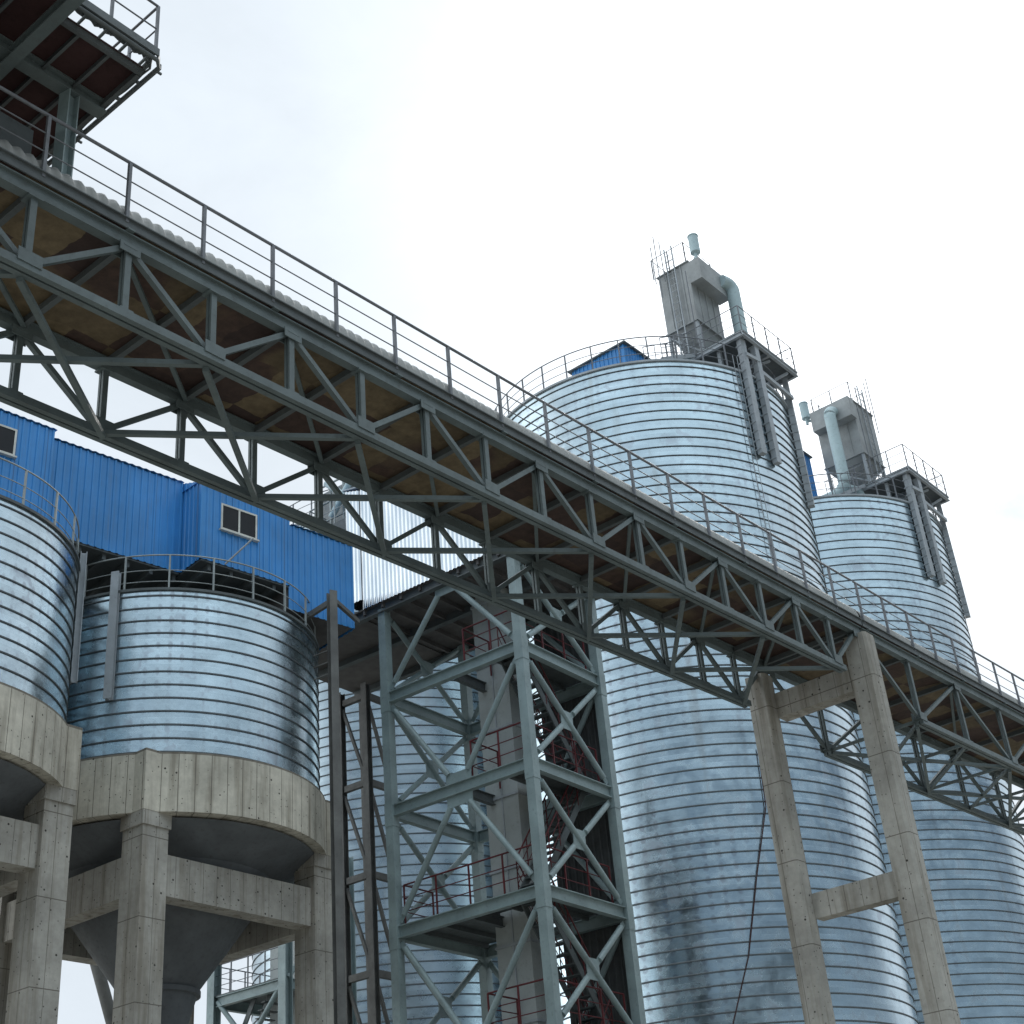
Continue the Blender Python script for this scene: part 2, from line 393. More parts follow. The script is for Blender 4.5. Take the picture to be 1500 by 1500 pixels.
def m_unseen_hill():
    m, nt, b = newmat('unseen_hill')
    n = noise(nt, mapping(nt), .06, 8, .65)
    L(nt, ramp(nt, n.outputs['Fac'], [(.35, (.022, .035, .018)), (.7, (.07, .085, .045))]), b.inputs['Base Color'])
    b.inputs['Roughness'].default_value = .9
    return m
h = MB(); nh, nr = 90, 6; vs = []  # unseen ring, added so the silos have something dark to reflect
for i in range(nh+1):
    a = 2*pi*i/nh
    rise = 26+16*sin(a*3+1)+9*sin(a*7)+5*sin(a*17)
    behind = .55+.45*max(0, -sin(a))
    for j in range(nr+1):
        t = j/nr; rr = 330+210*t
        vs.append((rr*cos(a), rr*sin(a), -.5+rise*behind*1.9*sin(pi*t/2)**1.3*(1+.06*sin(i*2.3+j*5.1))))
h.add(vs, [(i*(nr+1)+j, i*(nr+1)+j+1, (i+1)*(nr+1)+j+1, (i+1)*(nr+1)+j) for i in range(nh) for j in range(nr)], 0, True)
struct(h.build('unseen_hills', m_unseen_hill()))

# ------------------------------------------------------------------ conveyor gallery
GO = (-5.9284, 14.2975, 12.5709+EYE); TR = math.tan(R(1.56)); GW = 2.594; GH = 1.28
def G(s, v, z): return (s, v, z+s*TR)
GT = (0, 0, 1)
def gallery_span(root, bottoms, tops, zb, s0, s1, chord_ends, far_off=0.):
    """two trusses with their bracing; bottoms / tops are the node stations of the zig-zag"""
    for v in (0, GW):
        m = MB()
        m.bar(G(s0, v, GH), G(s1, v, GH), .15, .17)
        for dv in (-1, 1): m.bar(G(s0, v+dv*.10, GH+.085), G(s1, v+dv*.10, GH+.085), .06, .02)
        for s in tops: m.box((s-.17, v-.095, GH+s*TR-.22), (s+.17, v-.078, GH+s*TR-.06)); m.box((s-.17, v+.078, GH+s*TR-.22), (s+.17, v+.095, GH+s*TR-.06))
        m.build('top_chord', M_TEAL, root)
        m = MB(); e0, e1 = chord_ends
        for dv in (-.06, .06): m.bar(G(e0, v+dv, zb), G(e1, v+dv, zb), .085, .13)
        m.bar(G(e0, v, zb+.04), G(e1, v, zb+.04), .05, .05)
        for s in bottoms:
            m.box((s-.18, v-.12, zb+s*TR+.02), (s+.18, v-.104, zb+s*TR+.22)); m.box((s-.18, v+.104, zb+s*TR+.02), (s+.18, v+.12, zb+s*TR+.22))
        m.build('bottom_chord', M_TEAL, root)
        for s in sorted(bottoms+tops):
            if s < e0-.01 or s > e1+.01: continue
            m = MB()
            for dv in (-.036, .036): m.bar(G(s, v+dv, zb+.06), G(s, v+dv, GH-.08), .045, .10, (1,0,0))
            m.box((s-.11, v-.10, zb+s*TR+.066), (s+.11, v+.10, zb+s*TR+.09))
            m.box((s-.11, v-.10, GH+s*TR-.12), (s+.11, v+.10, GH+s*TR-.09))
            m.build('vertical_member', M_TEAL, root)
        nodes = sorted([(s, zb+.06) for s in bottoms]+[(s, GH-.06) for s in tops])
        for (sa, za), (sb, zb_) in zip(nodes, nodes[1:]):
            d = .16 if sb > sa else 0
            k = .09/(sb-sa)
            p = Vector(G(sa, v, za)); q = Vector(G(sb, v, zb_))
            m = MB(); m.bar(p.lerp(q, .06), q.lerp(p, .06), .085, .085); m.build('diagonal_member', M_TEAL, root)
    n = len(bottoms)
    for i in range(n-1):
        a, b = bottoms[i], bottoms[i+1]
        for (x0, x1, dz) in ((b, a, -.02), (a, b, -.10)):
            one('lateral_brace', M_TEAL, root, 'bar', G(x0, .10, zb+dz), G(x1, GW-.10, zb+dz), .085, .08)
    allst = sorted(bottoms+tops)
    for s in allst:
        one('floor_beam', M_DARKST, root, 'bar', G(s, .10, GH+.03), G(s, GW-.10, GH+.03), .09, .12)
    for a, b in zip(tops, tops[1:]):
        one('deck_brace', M_TEAL, root, 'bar', G(a, .10, GH-.02), G(b, GW-.1, GH-.02), .07, .06)
    # deck, its folded edge channels, outrigger stubs
    V0, V1 = -.15, GW+.15
    m = MB(); k = max(2, int((s1-s0)/1.0))
    for i in range(k):
        a = s0+(s1-s0)*i/k; b = s0+(s1-s0)*(i+1)/k
        m.add([G(a, V0+.05, 1.42), G(b, V0+.05, 1.42), G(b, V1-.05, 1.42), G(a, V1-.05, 1.42),
               G(a, V0+.05, 1.48), G(b, V0+.05, 1.48), G(b, V1-.05, 1.48), G(a, V1-.05, 1.48)],
              [(0,3,2,1), (4,5,6,7), (0,1,5,4), (2,3,7,6)])
    m.build('deck', M_DECK, root)
    m = MB()
    for v, sg in ((V0, 1), (V1, -1)):
        m.bar(G(s0, v, 1.485), G(s1, v, 1.485), .025, .15)
        m.bar(G(s0, v-sg*.02, 1.56), G(s1, v-sg*.02, 1.56), .07, .018)
    m.build('deck_edge', M_DARKST, root)
    s = s0+.3
    while s < s1:
        one('deck_outrigger', M_TEAL, root, 'box', (s-.06, V0-.03, 1.39+s*TR), (s+.06, .10, 1.418+s*TR)); s += 2.66
def gallery_rail(root, s0, s1, v, first, step=1.335):
    m = MB()
    m.path([G(s0, v, 2.62), G(s1, v, 2.62)], .026, 8)
    for z in (1.95, 2.28): m.path([G(s0, v, z), G(s1, v, z)], .011, 6)
    hr = m.build('handrail', M_RAIL, root)
    s = first
    while s < s1:
        if s >= s0:
            one('rail_post', M_RAIL, hr, 'bar', G(s, v, 1.5), G(s, v, 2.60), .05, .05, (1,0,0))
        s += step
def hood(root, s0, s1):
    """ribbed half-round belt cover"""
    m = MB(); step = .0475; n = int((s1-s0)/step); na = 14; rows = []
    for i in range(n+1):
        s = s0+step*i; r = .45+.022*cos(2*pi*(s-s0)/.19)
        rows += [G(s, .32+r*cos(pi*k/na), 1.60+r*sin(pi*k/na)) for k in range(na+1)]
    m.add(rows, [(i*(na+1)+k, (i+1)*(na+1)+k, (i+1)*(na+1)+k+1, i*(na+1)+k+1) for i in range(n) for k in range(na)], 0, True)
    for v in (-.13, .77): m.bar(G(s0, v, 1.55), G(s1, v, 1.55), .02, .12)
    return m.build('belt_hood', M_HOOD, root)

ga = thing('conveyor_gallery', 'long teal steel truss conveyor gallery crossing the picture above the left silos', 'conveyor gallery', GO, rz(AZ), 'conveyor gallery spans')
gallery_span(ga, [-9, -6, -3, 0, 3, 6, 9, 12, 15, 18, 21], [-7.5, -4.5, -1.5, 1.5, 4.5, 7.5, 10.5, 13.5, 16.5, 19.5, 22.35], 0, -9.5, 22.55, (-9.2, 21.35))
gallery_rail(ga, -9.4, 22.5, -.15, 1.36-1.335*8)
gallery_rail(ga, -9.4, 22.5, GW+.15, 1.0-1.335*8)
hood(ga, -9.4, 22.55)
gb = thing('conveyor_gallery', 'deeper truss span of the gallery running right from the concrete trestle past the farthest silo', 'conveyor gallery', GO, rz(AZ), 'conveyor gallery spans')
gallery_span(gb, [25.05, 30.55, 36.05, 41.55], [22.62, 27.8, 33.3, 38.8, 44.3], -.45, 22.60, 46, (25.0, 44.4))
gallery_rail(gb, 22.6, 46, -.15, 22.72)
gallery_rail(gb, 22.6, 46, GW+.15, 22.9)
hood(gb, 22.60, 46)
for b_ in (25.05, 30.55, 36.05):             # doubled bottom bracing of the deeper span
    for dv in (0, 1):
        x0 = b_ if dv == 0 else b_+2.75
        one('lateral_brace', M_TEAL, gb, 'bar', G(x0, .1, -.40), G(x0, GW-.1, -.40), .07, .07)
        one('lateral_brace', M_TEAL, gb, 'bar', G(x0, .1, -.47), G(x0+2.7, GW-.1, -.47), .07, .07)

# ------------------------------------------------------------------ concrete trestle under the joint
def gz(s): return s*TR
tre = thing('concrete_trestle', 'tall two legged concrete trestle carrying the gallery in front of the big silo', 'trestle', (GO[0], GO[1], 0), rz(AZ))
def notched_leg(u0, u1, v0, v1, top):
    m = MB(); c = .06
    out = [(u0, v0+c), (u0+c, v0), (u1-.14, v0), (u1-.14, v0+.05), (u1, v0+.05), (u1, v1), (u0, v1)]
    n = len(out)
    m.add([(x, y, 0) for x, y in out]+[(x, y, top) for x, y in out],
          [(i, (i+1) % n, n+(i+1) % n, n+i) for i in range(n)]+[tuple(range(n, 2*n))])
    return m
ZT = GO[2]+22.6*TR
notched_leg(22.33, 22.91, -.28, .30, ZT+1.16).build('leg', M_CONC, tre)
notched_leg(22.0, 22.52, GW-.20, GW+.32, ZT+.93).build('leg', M_CONC, tre)
one('crossbeam', M_CONC, tre, 'box', (22.36, .302, ZT-.18), (22.78, GW-.202, ZT+.45))
one('crossbeam', M_CONC, tre, 'box', (22.38, .302, ZT-5.05), (22.74, GW-.202, ZT-4.48))
one('bearing_plate', M_TEAL, tre, 'box', (22.42, -.2, ZT+1.16), (22.85, .2, ZT+1.19))

# ------------------------------------------------------------------ big silos
def rib_profile(R0, z0, z1, pitch, rib=.03, hgt=.03):
    prof = [(R0, z0)]; mis = []; z = z0+pitch*.5
    while z < z1-.1:
        prof += [(R0, z), (R0+rib, z), (R0+rib, z+hgt), (R0, z+hgt+.02)]; mis += [0, 1, 1, 1]
        z += pitch
    prof.append((R0, z1)); mis.append(0)
    return prof, mis
SR = 6.0; SZ = 30.767+EYE
def silo_rail(root, Rr, z, hgt, npost, mat, gap=None, rails=(1., .66, .33), rad=.022):
    m = MB(); n = 120
    a0, a1 = gap if gap else (0, 2*pi)
    for i, f in enumerate(rails):
        pts = [(Rr*cos(a0+(a1-a0)*k/n), Rr*sin(a0+(a1-a0)*k/n), z+hgt*f) for k in range(n+1 if gap else n)]
        m.path(pts, rad if i == 0 else rad*.6, 6, closed=not gap)
    hr = m.build('handrail', mat, root)
    for k in range(npost):
        a = a0+(a1-a0)*k/(npost-1 if gap else npost)
        one('rail_post', mat, hr, 'bar', (Rr*cos(a), Rr*sin(a), z), (Rr*cos(a), Rr*sin(a), z+hgt), .045, .045, (cos(a), sin(a), 0))
    return hr
def big_silo(label):
    t = thing('steel_silo', label, 'silo', (5.24, 49, 0), rz(AZ), 'big galvanised silos')
    m = MB(); p, mi = rib_profile(SR, 0, SZ, PITCH); m.lathe(p, 168, mis=mi); m.build('shell', [M_SILO, M_SEAM], t)
    m = MB(); m.lathe([(SR, SZ-.02), (SR+.07, SZ-.02), (SR+.07, SZ+.06), (SR-.1, SZ+.10), (.7, SZ+.95), (.7, SZ+1.15), (.0, SZ+1.2)], 96)
    m.build('roof', M_GREY, t)
    silo_rail(t, SR-.08, SZ+.08, 1.1, 36, M_RAIL)
    return t
big1 = big_silo('largest ribbed galvanised silo, directly behind the concrete trestle')
m = MB(); z = 2.0                                               # thin rods of the earthing / level line down the wall
for da in (-.006, .006): m.tube((SR*cos(0), 0, 0), (SR*cos(0), .01, .01), .001)
m = MB(); aa = math.atan2(44.0186-49, 8.6734-5.24)-rz(AZ)
for da in (-.017, .017):
    m.tube(((SR+.09)*cos(aa+da), (SR+.09)*sin(aa+da), EYE+19), ((SR+.09)*cos(aa+da), (SR+.09)*sin(aa+da), SZ+.6), .014, 6)
for k in range(44):
    zz = EYE+19.1+k*.27
    m.tube(((SR+.09)*cos(aa-.017), (SR+.09)*sin(aa-.017), zz), ((SR+.09)*cos(aa+.017), (SR+.09)*sin(aa+.017), zz), .009, 5)
m.build('wall_ladder', M_GREY, big1)
m = MB(); pts = []
for (x, y, zz) in ((6.9151, 43.1865, 15.9), (6.85, 43.17, 14), (6.2191, 43.0298, 11.9), (5.6, 42.98, 9.6), (4.8325, 42.96, 7.7), (4.0, 43.1, 5.9), (3.2, 43.3, 3.0), (2.6, 43.5, 0)):
    a = math.atan2(y-49, x-5.24)-rz(AZ); pts.append((a, zz+EYE if zz else .2))
pts = [((SR+.07)*cos(a0+(a1-a0)*k/8), (SR+.07)*sin(a0+(a1-a0)*k/8), z0+(z1-z0)*k/8) for (a0, z0), (a1, z1) in zip(pts, pts[1:]) for k in range(8)]
m.path(pts, .02, 6); m.build('hanging_cable', M_RUST, big1)
big2 = big_silo('farthest big galvanised silo at the right edge, a bent pipe on its roof')
big2.location = (13.5, 60, 0)
big3 = big_silo('galvanised silo tinted darker for shade, seen only between the columns of the steel tower')
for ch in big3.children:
    if ch.name.startswith('shell'): ch.data.materials[0] = M_SILO_SHADE
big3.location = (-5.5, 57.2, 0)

# ------------------------------------------------------------------ roof platforms and dust collectors on the big silos
def ring_rail(root, pts, z, hgt, mat, step=.9, rails=(1, .66, .33), r=.02, name='handrail'):
    m = MB()
    for i, f in enumerate(rails):
        for a, b in zip(pts, pts[1:]):
            m.tube((a[0], a[1], z+hgt*f), (b[0], b[1], z+hgt*f), r if i == 0 else r*.62, 6)
    hr = m.build(name, mat, root)
    for j, (a, b) in enumerate(zip(pts, pts[1:])):
        ln = math.dist(a, b); n = max(1, round(ln/step))
        for k in range(n+(1 if j == len(pts)-2 else 0)):
            x = a[0]+(b[0]-a[0])*k/n; y = a[1]+(b[1]-a[1])*k/n
            one('rail_post', mat, hr, 'bar', (x, y, z), (x, y, z+hgt), .04, .04, (1,0,0))
    return hr
PZ = 32.4+EYE
def roof_platform(C, label, ladder_teeth):
    t = thing('roof_platform', label, 'platform', (C[0], C[1], SZ), rz(AZ), 'overhanging silo roof platforms')
    z = PZ-SZ
    m = MB(); m.box((-1.75, -6.3, z-.04), (2.2, -2.9, z)); m.build('deck', M_DARKST, t)
    for a, b in (((-1.75,-6.3), (2.2,-6.3)), ((-1.75,-2.9), (2.2,-2.9))):
        one('edge_beam', M_GREY, t, 'ibeam', (a[0], a[1]+.05, z-.14), (b[0], b[1]+.05, z-.14), .12, .20)
    for a, b in (((-1.70,-6.18), (-1.70,-3.0)), ((.2,-6.18), (.2,-3.0)), ((2.15,-6.18), (2.15,-3.0))):
        one('edge_beam', M_GREY, t, 'ibeam', (a[0], a[1], z-.14), (b[0], b[1], z-.14), .12, .20)
    for x, y, zb in ((-1.45, -6.0, 27.15), (-.72, -6.13, 27.0), (1.62, -6.06, 26.4)):
        r = math.hypot(x, y); k = (SR+.15)/r
        m = MB(); xx, yy = x*k, y*k
        if x > 1: xx, yy = 2.0*(SR+.14)/6.277, -5.95*(SR+.14)/6.277
        m.bar((xx, yy, zb+EYE-SZ), (xx, yy, z-.24), .25, .22, (xx, yy, 0))
        rn = math.hypot(xx, yy)
        for q in range(14): zq = zb+EYE-SZ+.2+q*PITCH; m.bar((xx*1.018, yy*1.018, zq), (xx*(SR-.02)/rn, yy*(SR-.02)/rn, zq), .29, .05)
        m.build('bracket_column', M_GREY, t)
    one('tie_beam', M_GREY, t, 'bar', (-.7, -6.1, z-1.25), (1.9, -6.0, z-1.25), .12, .16)
    one('tie_beam', M_GREY, t, 'bar', (-1.45, -6.1, z-.9), (-.7, -6.2, z-.9), .10, .14)
    one('knee_brace', M_GREY, t, 'bar', (.0, -4.9, z-1.55), (1.6, -6.15, z-.3), .10, .10)
    one('knee_brace', M_GREY, t, 'bar', (-1.4, -4.6, z-1.2), (.4, -6.1, z-.3), .08, .08)
    for x in (-1.4, .2, 1.9):
        one('floor_post', M_GREY, t, 'bar', (x, -3.2, .1), (x, -3.2, z-.2), .14, .14, (1,0,0))
        one('floor_post', M_GREY, t, 'bar', (x, -5.0, .0), (x, -5.0, z-.2), .14, .14, (1,0,0))
    ring_rail(t, [(-1.70,-2.95), (-1.70,-6.25), (2.15,-6.25), (2.15,-2.95)], z, 1.15, M_RAIL)
    # short stair from the roof up to the platform, with its rails
    m = MB()
    for dv in (-.35, .35): m.bar((-4.2, -3.8+dv, .15), (-1.75, -3.8+dv, z-.05), .05, .16)
    for k in range(8):
        f = (k+.5)/8; m.box((-4.2+2.45*f-.1, -4.13, .15+(z-.2)*f), (-4.2+2.45*f+.1, -3.47, .18+(z-.2)*f))
    st = m.build('roof_stair', M_GREY, t)
    for dv in (-.38, .38):
        m = MB()
        m.tube((-4.2, -3.8+dv, 1.1), (-1.75, -3.8+dv, z+1.0), .02, 6); m.tube((-4.2, -3.8+dv, .65), (-1.75, -3.8+dv, z+.55), .013, 6)
        for k in range(4): f = k/3; m.tube((-4.2+2.45*f, -3.8+dv, .15+(z-.2)*f), (-4.2+2.45*f, -3.8+dv, 1.1+(z-.1)*f), .018, 6)
        m.build('stair_rail', M_RAIL, st)
    return t
roof_platform((5.24, 49), 'grey railed steel platform overhanging the top of the nearest big silo', 1)
roof_platform((13.5, 60), 'grey railed steel platform overhanging the top of the farthest silo', 1)

def elbow(p0, d0, d1, rad, n=8):
    """quarter bend from p0 heading d0 turning to d1"""
    p0, d0, d1 = Vector(p0), Vector(d0).normalized(), Vector(d1).normalized()
    return [p0+d0*(rad*sin(pi/2*k/n))+d1*(rad*(1-cos(pi/2*k/n))) for k in range(n+1)]
def dust_collector(C, label, mirrored, du=0., dv=0.):
    t = thing('dust_collector', label, 'dust collector', (C[0], C[1], PZ), rz(AZ), 'bag filter boxes on the silo roofs')
    u0, u1, v0, v1 = -1.6+du, -.1+du+.45, -4.45+dv, (-3.05 if not mirrored else -2.5)+dv
    zb, zt = 34-32.4, 36.8-32.4
    def Q(a, b, z):                           # a runs along the pipe face, b outward from it; mirrored swaps the two faces
        if not mirrored: return (u0+a*(u1-u0), v0-b, z)
        return (u0-b, v0+(1-a)*(v1-v0), z)
    def qbox(m, a0, a1, b0, b1, z0, z1):
        p, q = Q(a0, b0, z0), Q(a1, b1, z1)
        m.box(tuple(min(x, y) for x, y in zip(p, q)), tuple(max(x, y) for x, y in zip(p, q)))
    m = MB(); m.box((u0, v0, zb), (u1, v1, zt))
    for k in range(1, 4):
        x = u0+(u1-u0)*k/4; m.box((x-.03, v0-.03, zb), (x+.03, v0, zt-.02)); y = v0+(v1-v0)*k/4; m.box((u0-.03, y-.03, zb), (u0, y+.03, zt-.02))
    m.box((u0-.06, v0-.06, zt), (u1+.06, v1+.06, zt+.05)); m.box((u0-.05, v0-.05, zb-.06), (u1+.05, v1+.05, zb))
    m.build('casing', M_BOX, t)
    m = MB(); qbox(m, .0 if not mirrored else .02, 1.04, .0, .52, zt-1.05, zt-.03); m.build('plenum', M_BOX, t)
    m = MB(); cx, cy = (u0+u1)/2, (v0+v1)/2                                   # hopper under the box
    a = [(u0+.05, v0+.05), (u1-.05, v0+.05), (u1-.05, v1-.05), (u0+.05, v1-.05)]; b = [(cx-.2, cy-.2), (cx+.2, cy-.2), (cx+.2, cy+.2), (cx-.2, cy+.2)]
    m.add([(x, y, zb-.06) for x, y in a]+[(x, y, .25) for x, y in b], [(i, (i+1) % 4, 4+(i+1) % 4, 4+i) for i in range(4)]+[(4,5,6,7)])
    m.box((cx-.2, cy-.2, .02), (cx+.2, cy+.2, .25)); m.build('hopper', M_BOX, t)
    for x in (u0+.06, u1-.06):
        for y in (v0+.06, v1-.06): one('leg', M_GREY, t, 'bar', (x, y, .0), (x, y, zb-.06), .12, .12, (1,0,0))
    for x, y, x2, y2 in ((u0+.06, v0+.06, u1-.06, v0+.06), (u0+.06, v0+.06, u0+.06, v1-.06)):
        one('leg_brace', M_GREY, t, 'bar', (x, y, .1), (x2, y2, zb-.2), .07, .07)
    # clean air pipe: out of the plenum, over, down to the fan deck
    p = Vector(Q(.55, .62, zt-.50)); o = Vector(Q(.55, 1.62, zt-.50))-p; o.normalize()
    al = (Vector(Q(1, 0, 0))-Vector(Q(0, 0, 0))).normalized()
    if not mirrored:
        pts = [Vector(Q(.55, .40, zt-.5)), Vector(Q(.80, .64, zt-.42))]
        pts = [Vector(Q(.75, .55, zt-.45))]+elbow(Vector(Q(.85, .60, zt-.45)), o*.3+al, (0,0,-1), .36)
        e = pts[-1]; pts.append(Vector((e.x, e.y, .02)))
    else:
        pts = [Vector(Q(.60, .35, zt-.55))]+elbow(Vector(Q(.60, .50, zt-.55)), o, (0,0,-1), .45)
        e = pts[-1]; pts.append(Vector((e.x, e.y, .1))); pts += elbow(Vector((e.x, e.y, .1)), (0,0,-1), -al, .6)[1:]
        e = pts[-1]; pts.append(e-al*.6)
    m = MB(); m.path(pts, .265, 22); m.build('clean_air_pipe', M_DUCT, t)
    m = MB(); fc = Q(.08 if not mirrored else -.12, .36, zt-(0 if not mirrored else .45))
    m.tube((fc[0], fc[1], fc[2]+.35), (fc[0], fc[1], fc[2]+1.15), .20, 18); m.tube((fc[0], fc[1], fc[2]+1.15), (fc[0], fc[1], fc[2]+1.19), .22, 18)
    m.tube((fc[0], fc[1], fc[2]+.02), (fc[0], fc[1], fc[2]+.35), .07, 8); m.bar((fc[0], fc[1], fc[2]+.2), (cx, cy, zt+.06), .08, .1)
    m.build('fan_motor', M_DUCT, t)
    m = MB()                                                                 # pulse valves along the roof
    for k in range(5):
        x, y, _ = Q(.15+.2*k, -.25, 0); m.tube((x, y, zt+.05), (x, y, zt+.22), .05, 8); m.tube((x-.07, y, zt+.2), (x+.07, y, zt+.2), .04, 8)
    m.build('pulse_valves', M_DARKST, t)
    rp = [Q(0, -.05, 0), Q(1, -.05, 0), Q(1, -(1.6 if not mirrored else 1.45), 0), Q(0, -(1.6 if not mirrored else 1.45), 0), Q(0, -.05, 0)]
    ring_rail(t, [(x, y) for x, y, _ in rp], zt+.05, 1.0, M_RAIL, .8, (1, .5), .016, 'roof_rail')
    # ladder with side stiles on the other face, and thin masts
    m = MB()
    def W(b, o, z): return (u0-o, v0+b*(v1-v0), z) if not mirrored else (u0+b*(u1-u0), v0-o, z)
    for b_ in (.38, .62): m.bar(W(b_, .12, .05), W(b_, .12, zt+1.1), .045, .045, (1,0,0))
    k = .3
    while k < zt+.9: m.tube(W(.38, .12, k), W(.62, .12, k), .014, 5); k += .3
    m.build('ladder', M_GREY, t)
    for b_, o, z0, z1 in ((.85, .25, zt-1.2, zt+1.9), (1.05, .10, zt-.3, zt+1.6), (.70, .22, zt-.5, zt+1.5), (.05, .16, .4, zt-.5)):
        one('mast', M_RAIL, t, 'tube', W(b_, o, z0), W(b_, o, z1), .022, 6)
    one('screw_conveyor', M_DUCT, t, 'path', [(u0-.9, v0+.9, -.35), (u0-.6, v0+.8, -.2), (u0-.1, v0+.6, -.2), (u0+.1, v0+.5, -.8)], .17, 12)
    return t
dust_collector((5.24, 49), 'grey filter box on the nearest big silo, its pipe dropping on the right side', False)
dust_collector((13.5, 60), 'grey filter box on the farthest silo, its pale pipe bending down on the left side', True, -.15, 0.)

def roof_house(C, label, du=0, dv=0, hgt=2.55):
    t = thing('roof_house', label, 'roof hut', (C[0], C[1], SZ), rz(AZ), 'blue sheet huts on the silo roofs')
    u0, u1, v0, v1 = -3.2+du, -1.5+du, -2.0+dv, .55+dv; h = hgt
    m = MB(); m.box((u0+.03, v0+.03, .1), (u1-.03, v1-.03, h-.02))
    m.corr((u0, v1), (u0, v0), .1, h, h, .2, .03); m.corr((u0, v0), (u1, v0), .1, h, h, .2, .03); m.corr((u1, v0), (u1, v1), .1, h, h, .2, .03)
    m.build('wall', M_BLUE, t)
    m = MB(); m.box((u0-.12, v0-.12, h), (u1+.12, v1+.12, h+.06)); m.build('roof', M_DARKST, t)
    return t
roof_house((5.24, 49), 'small blue sheet hut on the roof of the nearest big silo')
roof_house((13.5, 60), 'blue hut on the farthest silo, mostly hidden behind the nearer silo', -.3, .15, 4.1)

# ------------------------------------------------------------------ small silos on concrete legs
SC1 = (-9.9, 37.13); SC0 = (-14.79, 30.52); r0 = 4.05; rt_ = 17.95+EYE; rb_ = 13.42+EYE
def small_silo(label):
    t = thing('raised_silo', label, 'silo', (SC1[0], SC1[1], 0), rz(R(36.5)), 'small silos on concrete legs')
    m = MB(); p, mi = rib_profile(r0, rb_-.1, rt_, .356, .028, .030); m.lathe(p, 140, mis=mi); m.build('shell', [M_SILO2, M_SEAM], t)
    m = MB(); m.lathe([(r0, rt_-.02), (r0+.06, rt_-.02), (r0+.06, rt_+.05), (r0-.1, rt_+.08), (.5, rt_+.5), (0, rt_+.52)], 90); m.build('roof', M_DARKST, t)
    silo_rail(t, r0-.05, rt_+.06, 1.0, 22, M_LRAIL, rails=(1., .55, .22), rad=.02)
    m = MB(); ro = r0+.17; bt = 11.95+EYE                                      # concrete ring with a square nib over each leg
    m.lathe([(ro, bt), (ro, rb_+.03), (r0-.1, rb_+.05)], 120); m.lathe([(3.3, bt), (ro, bt)], 120)
    A0 = math.atan2(-4.1, .6)-rz(R(36.5))
    for k in range(4):
        a = A0+k*pi/2; c, s = cos(a), sin(a)
        ax = round(cos(a-pi/4)); ay = round(sin(a-pi/4))
        x, y = (ro-.28)*c, (ro-.28)*s
        m.box((x-.40, y-.40, bt-.002), (x+.40, y+.40, rb_+.04))
    m.build('concrete_ring', M_RING, t)
    cols = []
    for k in range(4):
        a = A0+k*pi/2; x, y = (ro-.32)*cos(a), (ro-.32)*sin(a); cols.append((x, y))
        m = MB(); m.box((x-.375, y-.375, 0), (x+.375, y+.375, bt-.35)); m.box((x-.42, y-.42, bt-.35), (x+.42, y+.42, bt-.003)); m.build('leg', M_CONC, t)
    for k in range(4):
        (xa, ya), (xb, yb) = cols[k], cols[(k+1) % 4]; d = Vector((xb-xa, yb-ya, 0)).normalized()*.377
        one('tie_beam', M_CONC, t, 'bar', (xa+d.x, ya+d.y, 10.55+EYE), (xb-d.x, yb-d.y, 10.55+EYE), .5, .98)
    m = MB(); m.lathe([(3.95, bt-.05), (2.85, 11.3+EYE), (.98, 8.72+EYE), (1.04, 8.70+EYE), (1.04, 8.58+EYE), (.94, 8.56+EYE), (.45, 6.9+EYE), (.45, 6.3+EYE), (0, 6.3+EYE)], 48); m.build('hopper', M_HOPPER, t)
    for ang, zb in ((-1.68, 14.95), ):
        a = ang-rz(R(36.5)); x, y = (r0+.11)*cos(a), (r0+.11)*sin(a)
        m = MB(); m.ibeam((x, y, zb+EYE), (x, y, rt_+.55), .21, .16, .02, (x, y, 0)); m.build('bracket_column', M_GREY, t)
    return t
s1 = small_silo('right hand small galvanised silo on a boarded concrete ring and legs')
s0 = copy_tree(s1); s0.location = (SC0[0], SC0[1], 0); s0['label'] = 'small galvanised silo on concrete legs cut off by the left edge'
for o, c in ((s0, SC0),):                      # its own bracket stands on the side facing its neighbour
    for ch in o.children:
        if ch.name.startswith('bracket_column'): ch.rotation_euler.z = math.atan2(31.87-30.52, -10.80+14.79)+1.68
m = MB(); aa = math.atan2(33.4-SC1[1], -7.4-SC1[0])-rz(R(36.5))
m.tube((3.9*cos(aa), 3.9*sin(aa), rt_+1.0), (4.3*cos(aa+.15), 4.3*sin(aa+.15), rt_+1.75), .025, 6); m.build('loose_rod', M_GREY, s1)

# ------------------------------------------------------------------ blue sheet building over the small silos
bl = thing('blue_silo_house', 'long bright blue ribbed sheet building with windows on top of the small silos', 'building', (SC1[0], SC1[1], 19.3+EYE), rz(AZB))
def wall(name, segs, mat=M_BLUE, pitch=.21):
    m = MB()
    for p, q, z0, za, zb in segs: m.corr(p, q, z0, za, zb, pitch, .03)
    return m.build(name, mat, bl)
VA, VB, VR = -2.19, -3.22, 2.2
UA0, UA1, UB1, UE1 = -5.12, -1.16, 1.73, 4.02
wall('wall', [((-11, VA-.06), (UA0, VA-.06), .1, 3.18, 3.05), ((UA0, VA-.06), (UA0, VA+1), 2.6, 3.05, 3.05), ])
wall('wall', [((UA0, VA), (UA1, VA), 0, 2.82, 2.85)])
wall('wall', [((UA1, VA), (UA1, VB), 0, 2.85, 2.42), ((UA1, VB), (UB1, VB), 0, 2.42, 2.48), ((UB1, VB), (UB1, VB+1.2), 0, 2.48, 2.5)])
wall('wall', [((UB1, VB+.05), (UE1, VB+.05), -.7, 2.0, 2.0), ((UE1, VB+.05), (UE1, VB+2.2), -.7, 2.0, 2.0)])
m = MB()                                                   # dark inner lining keeps daylight out of the rooms
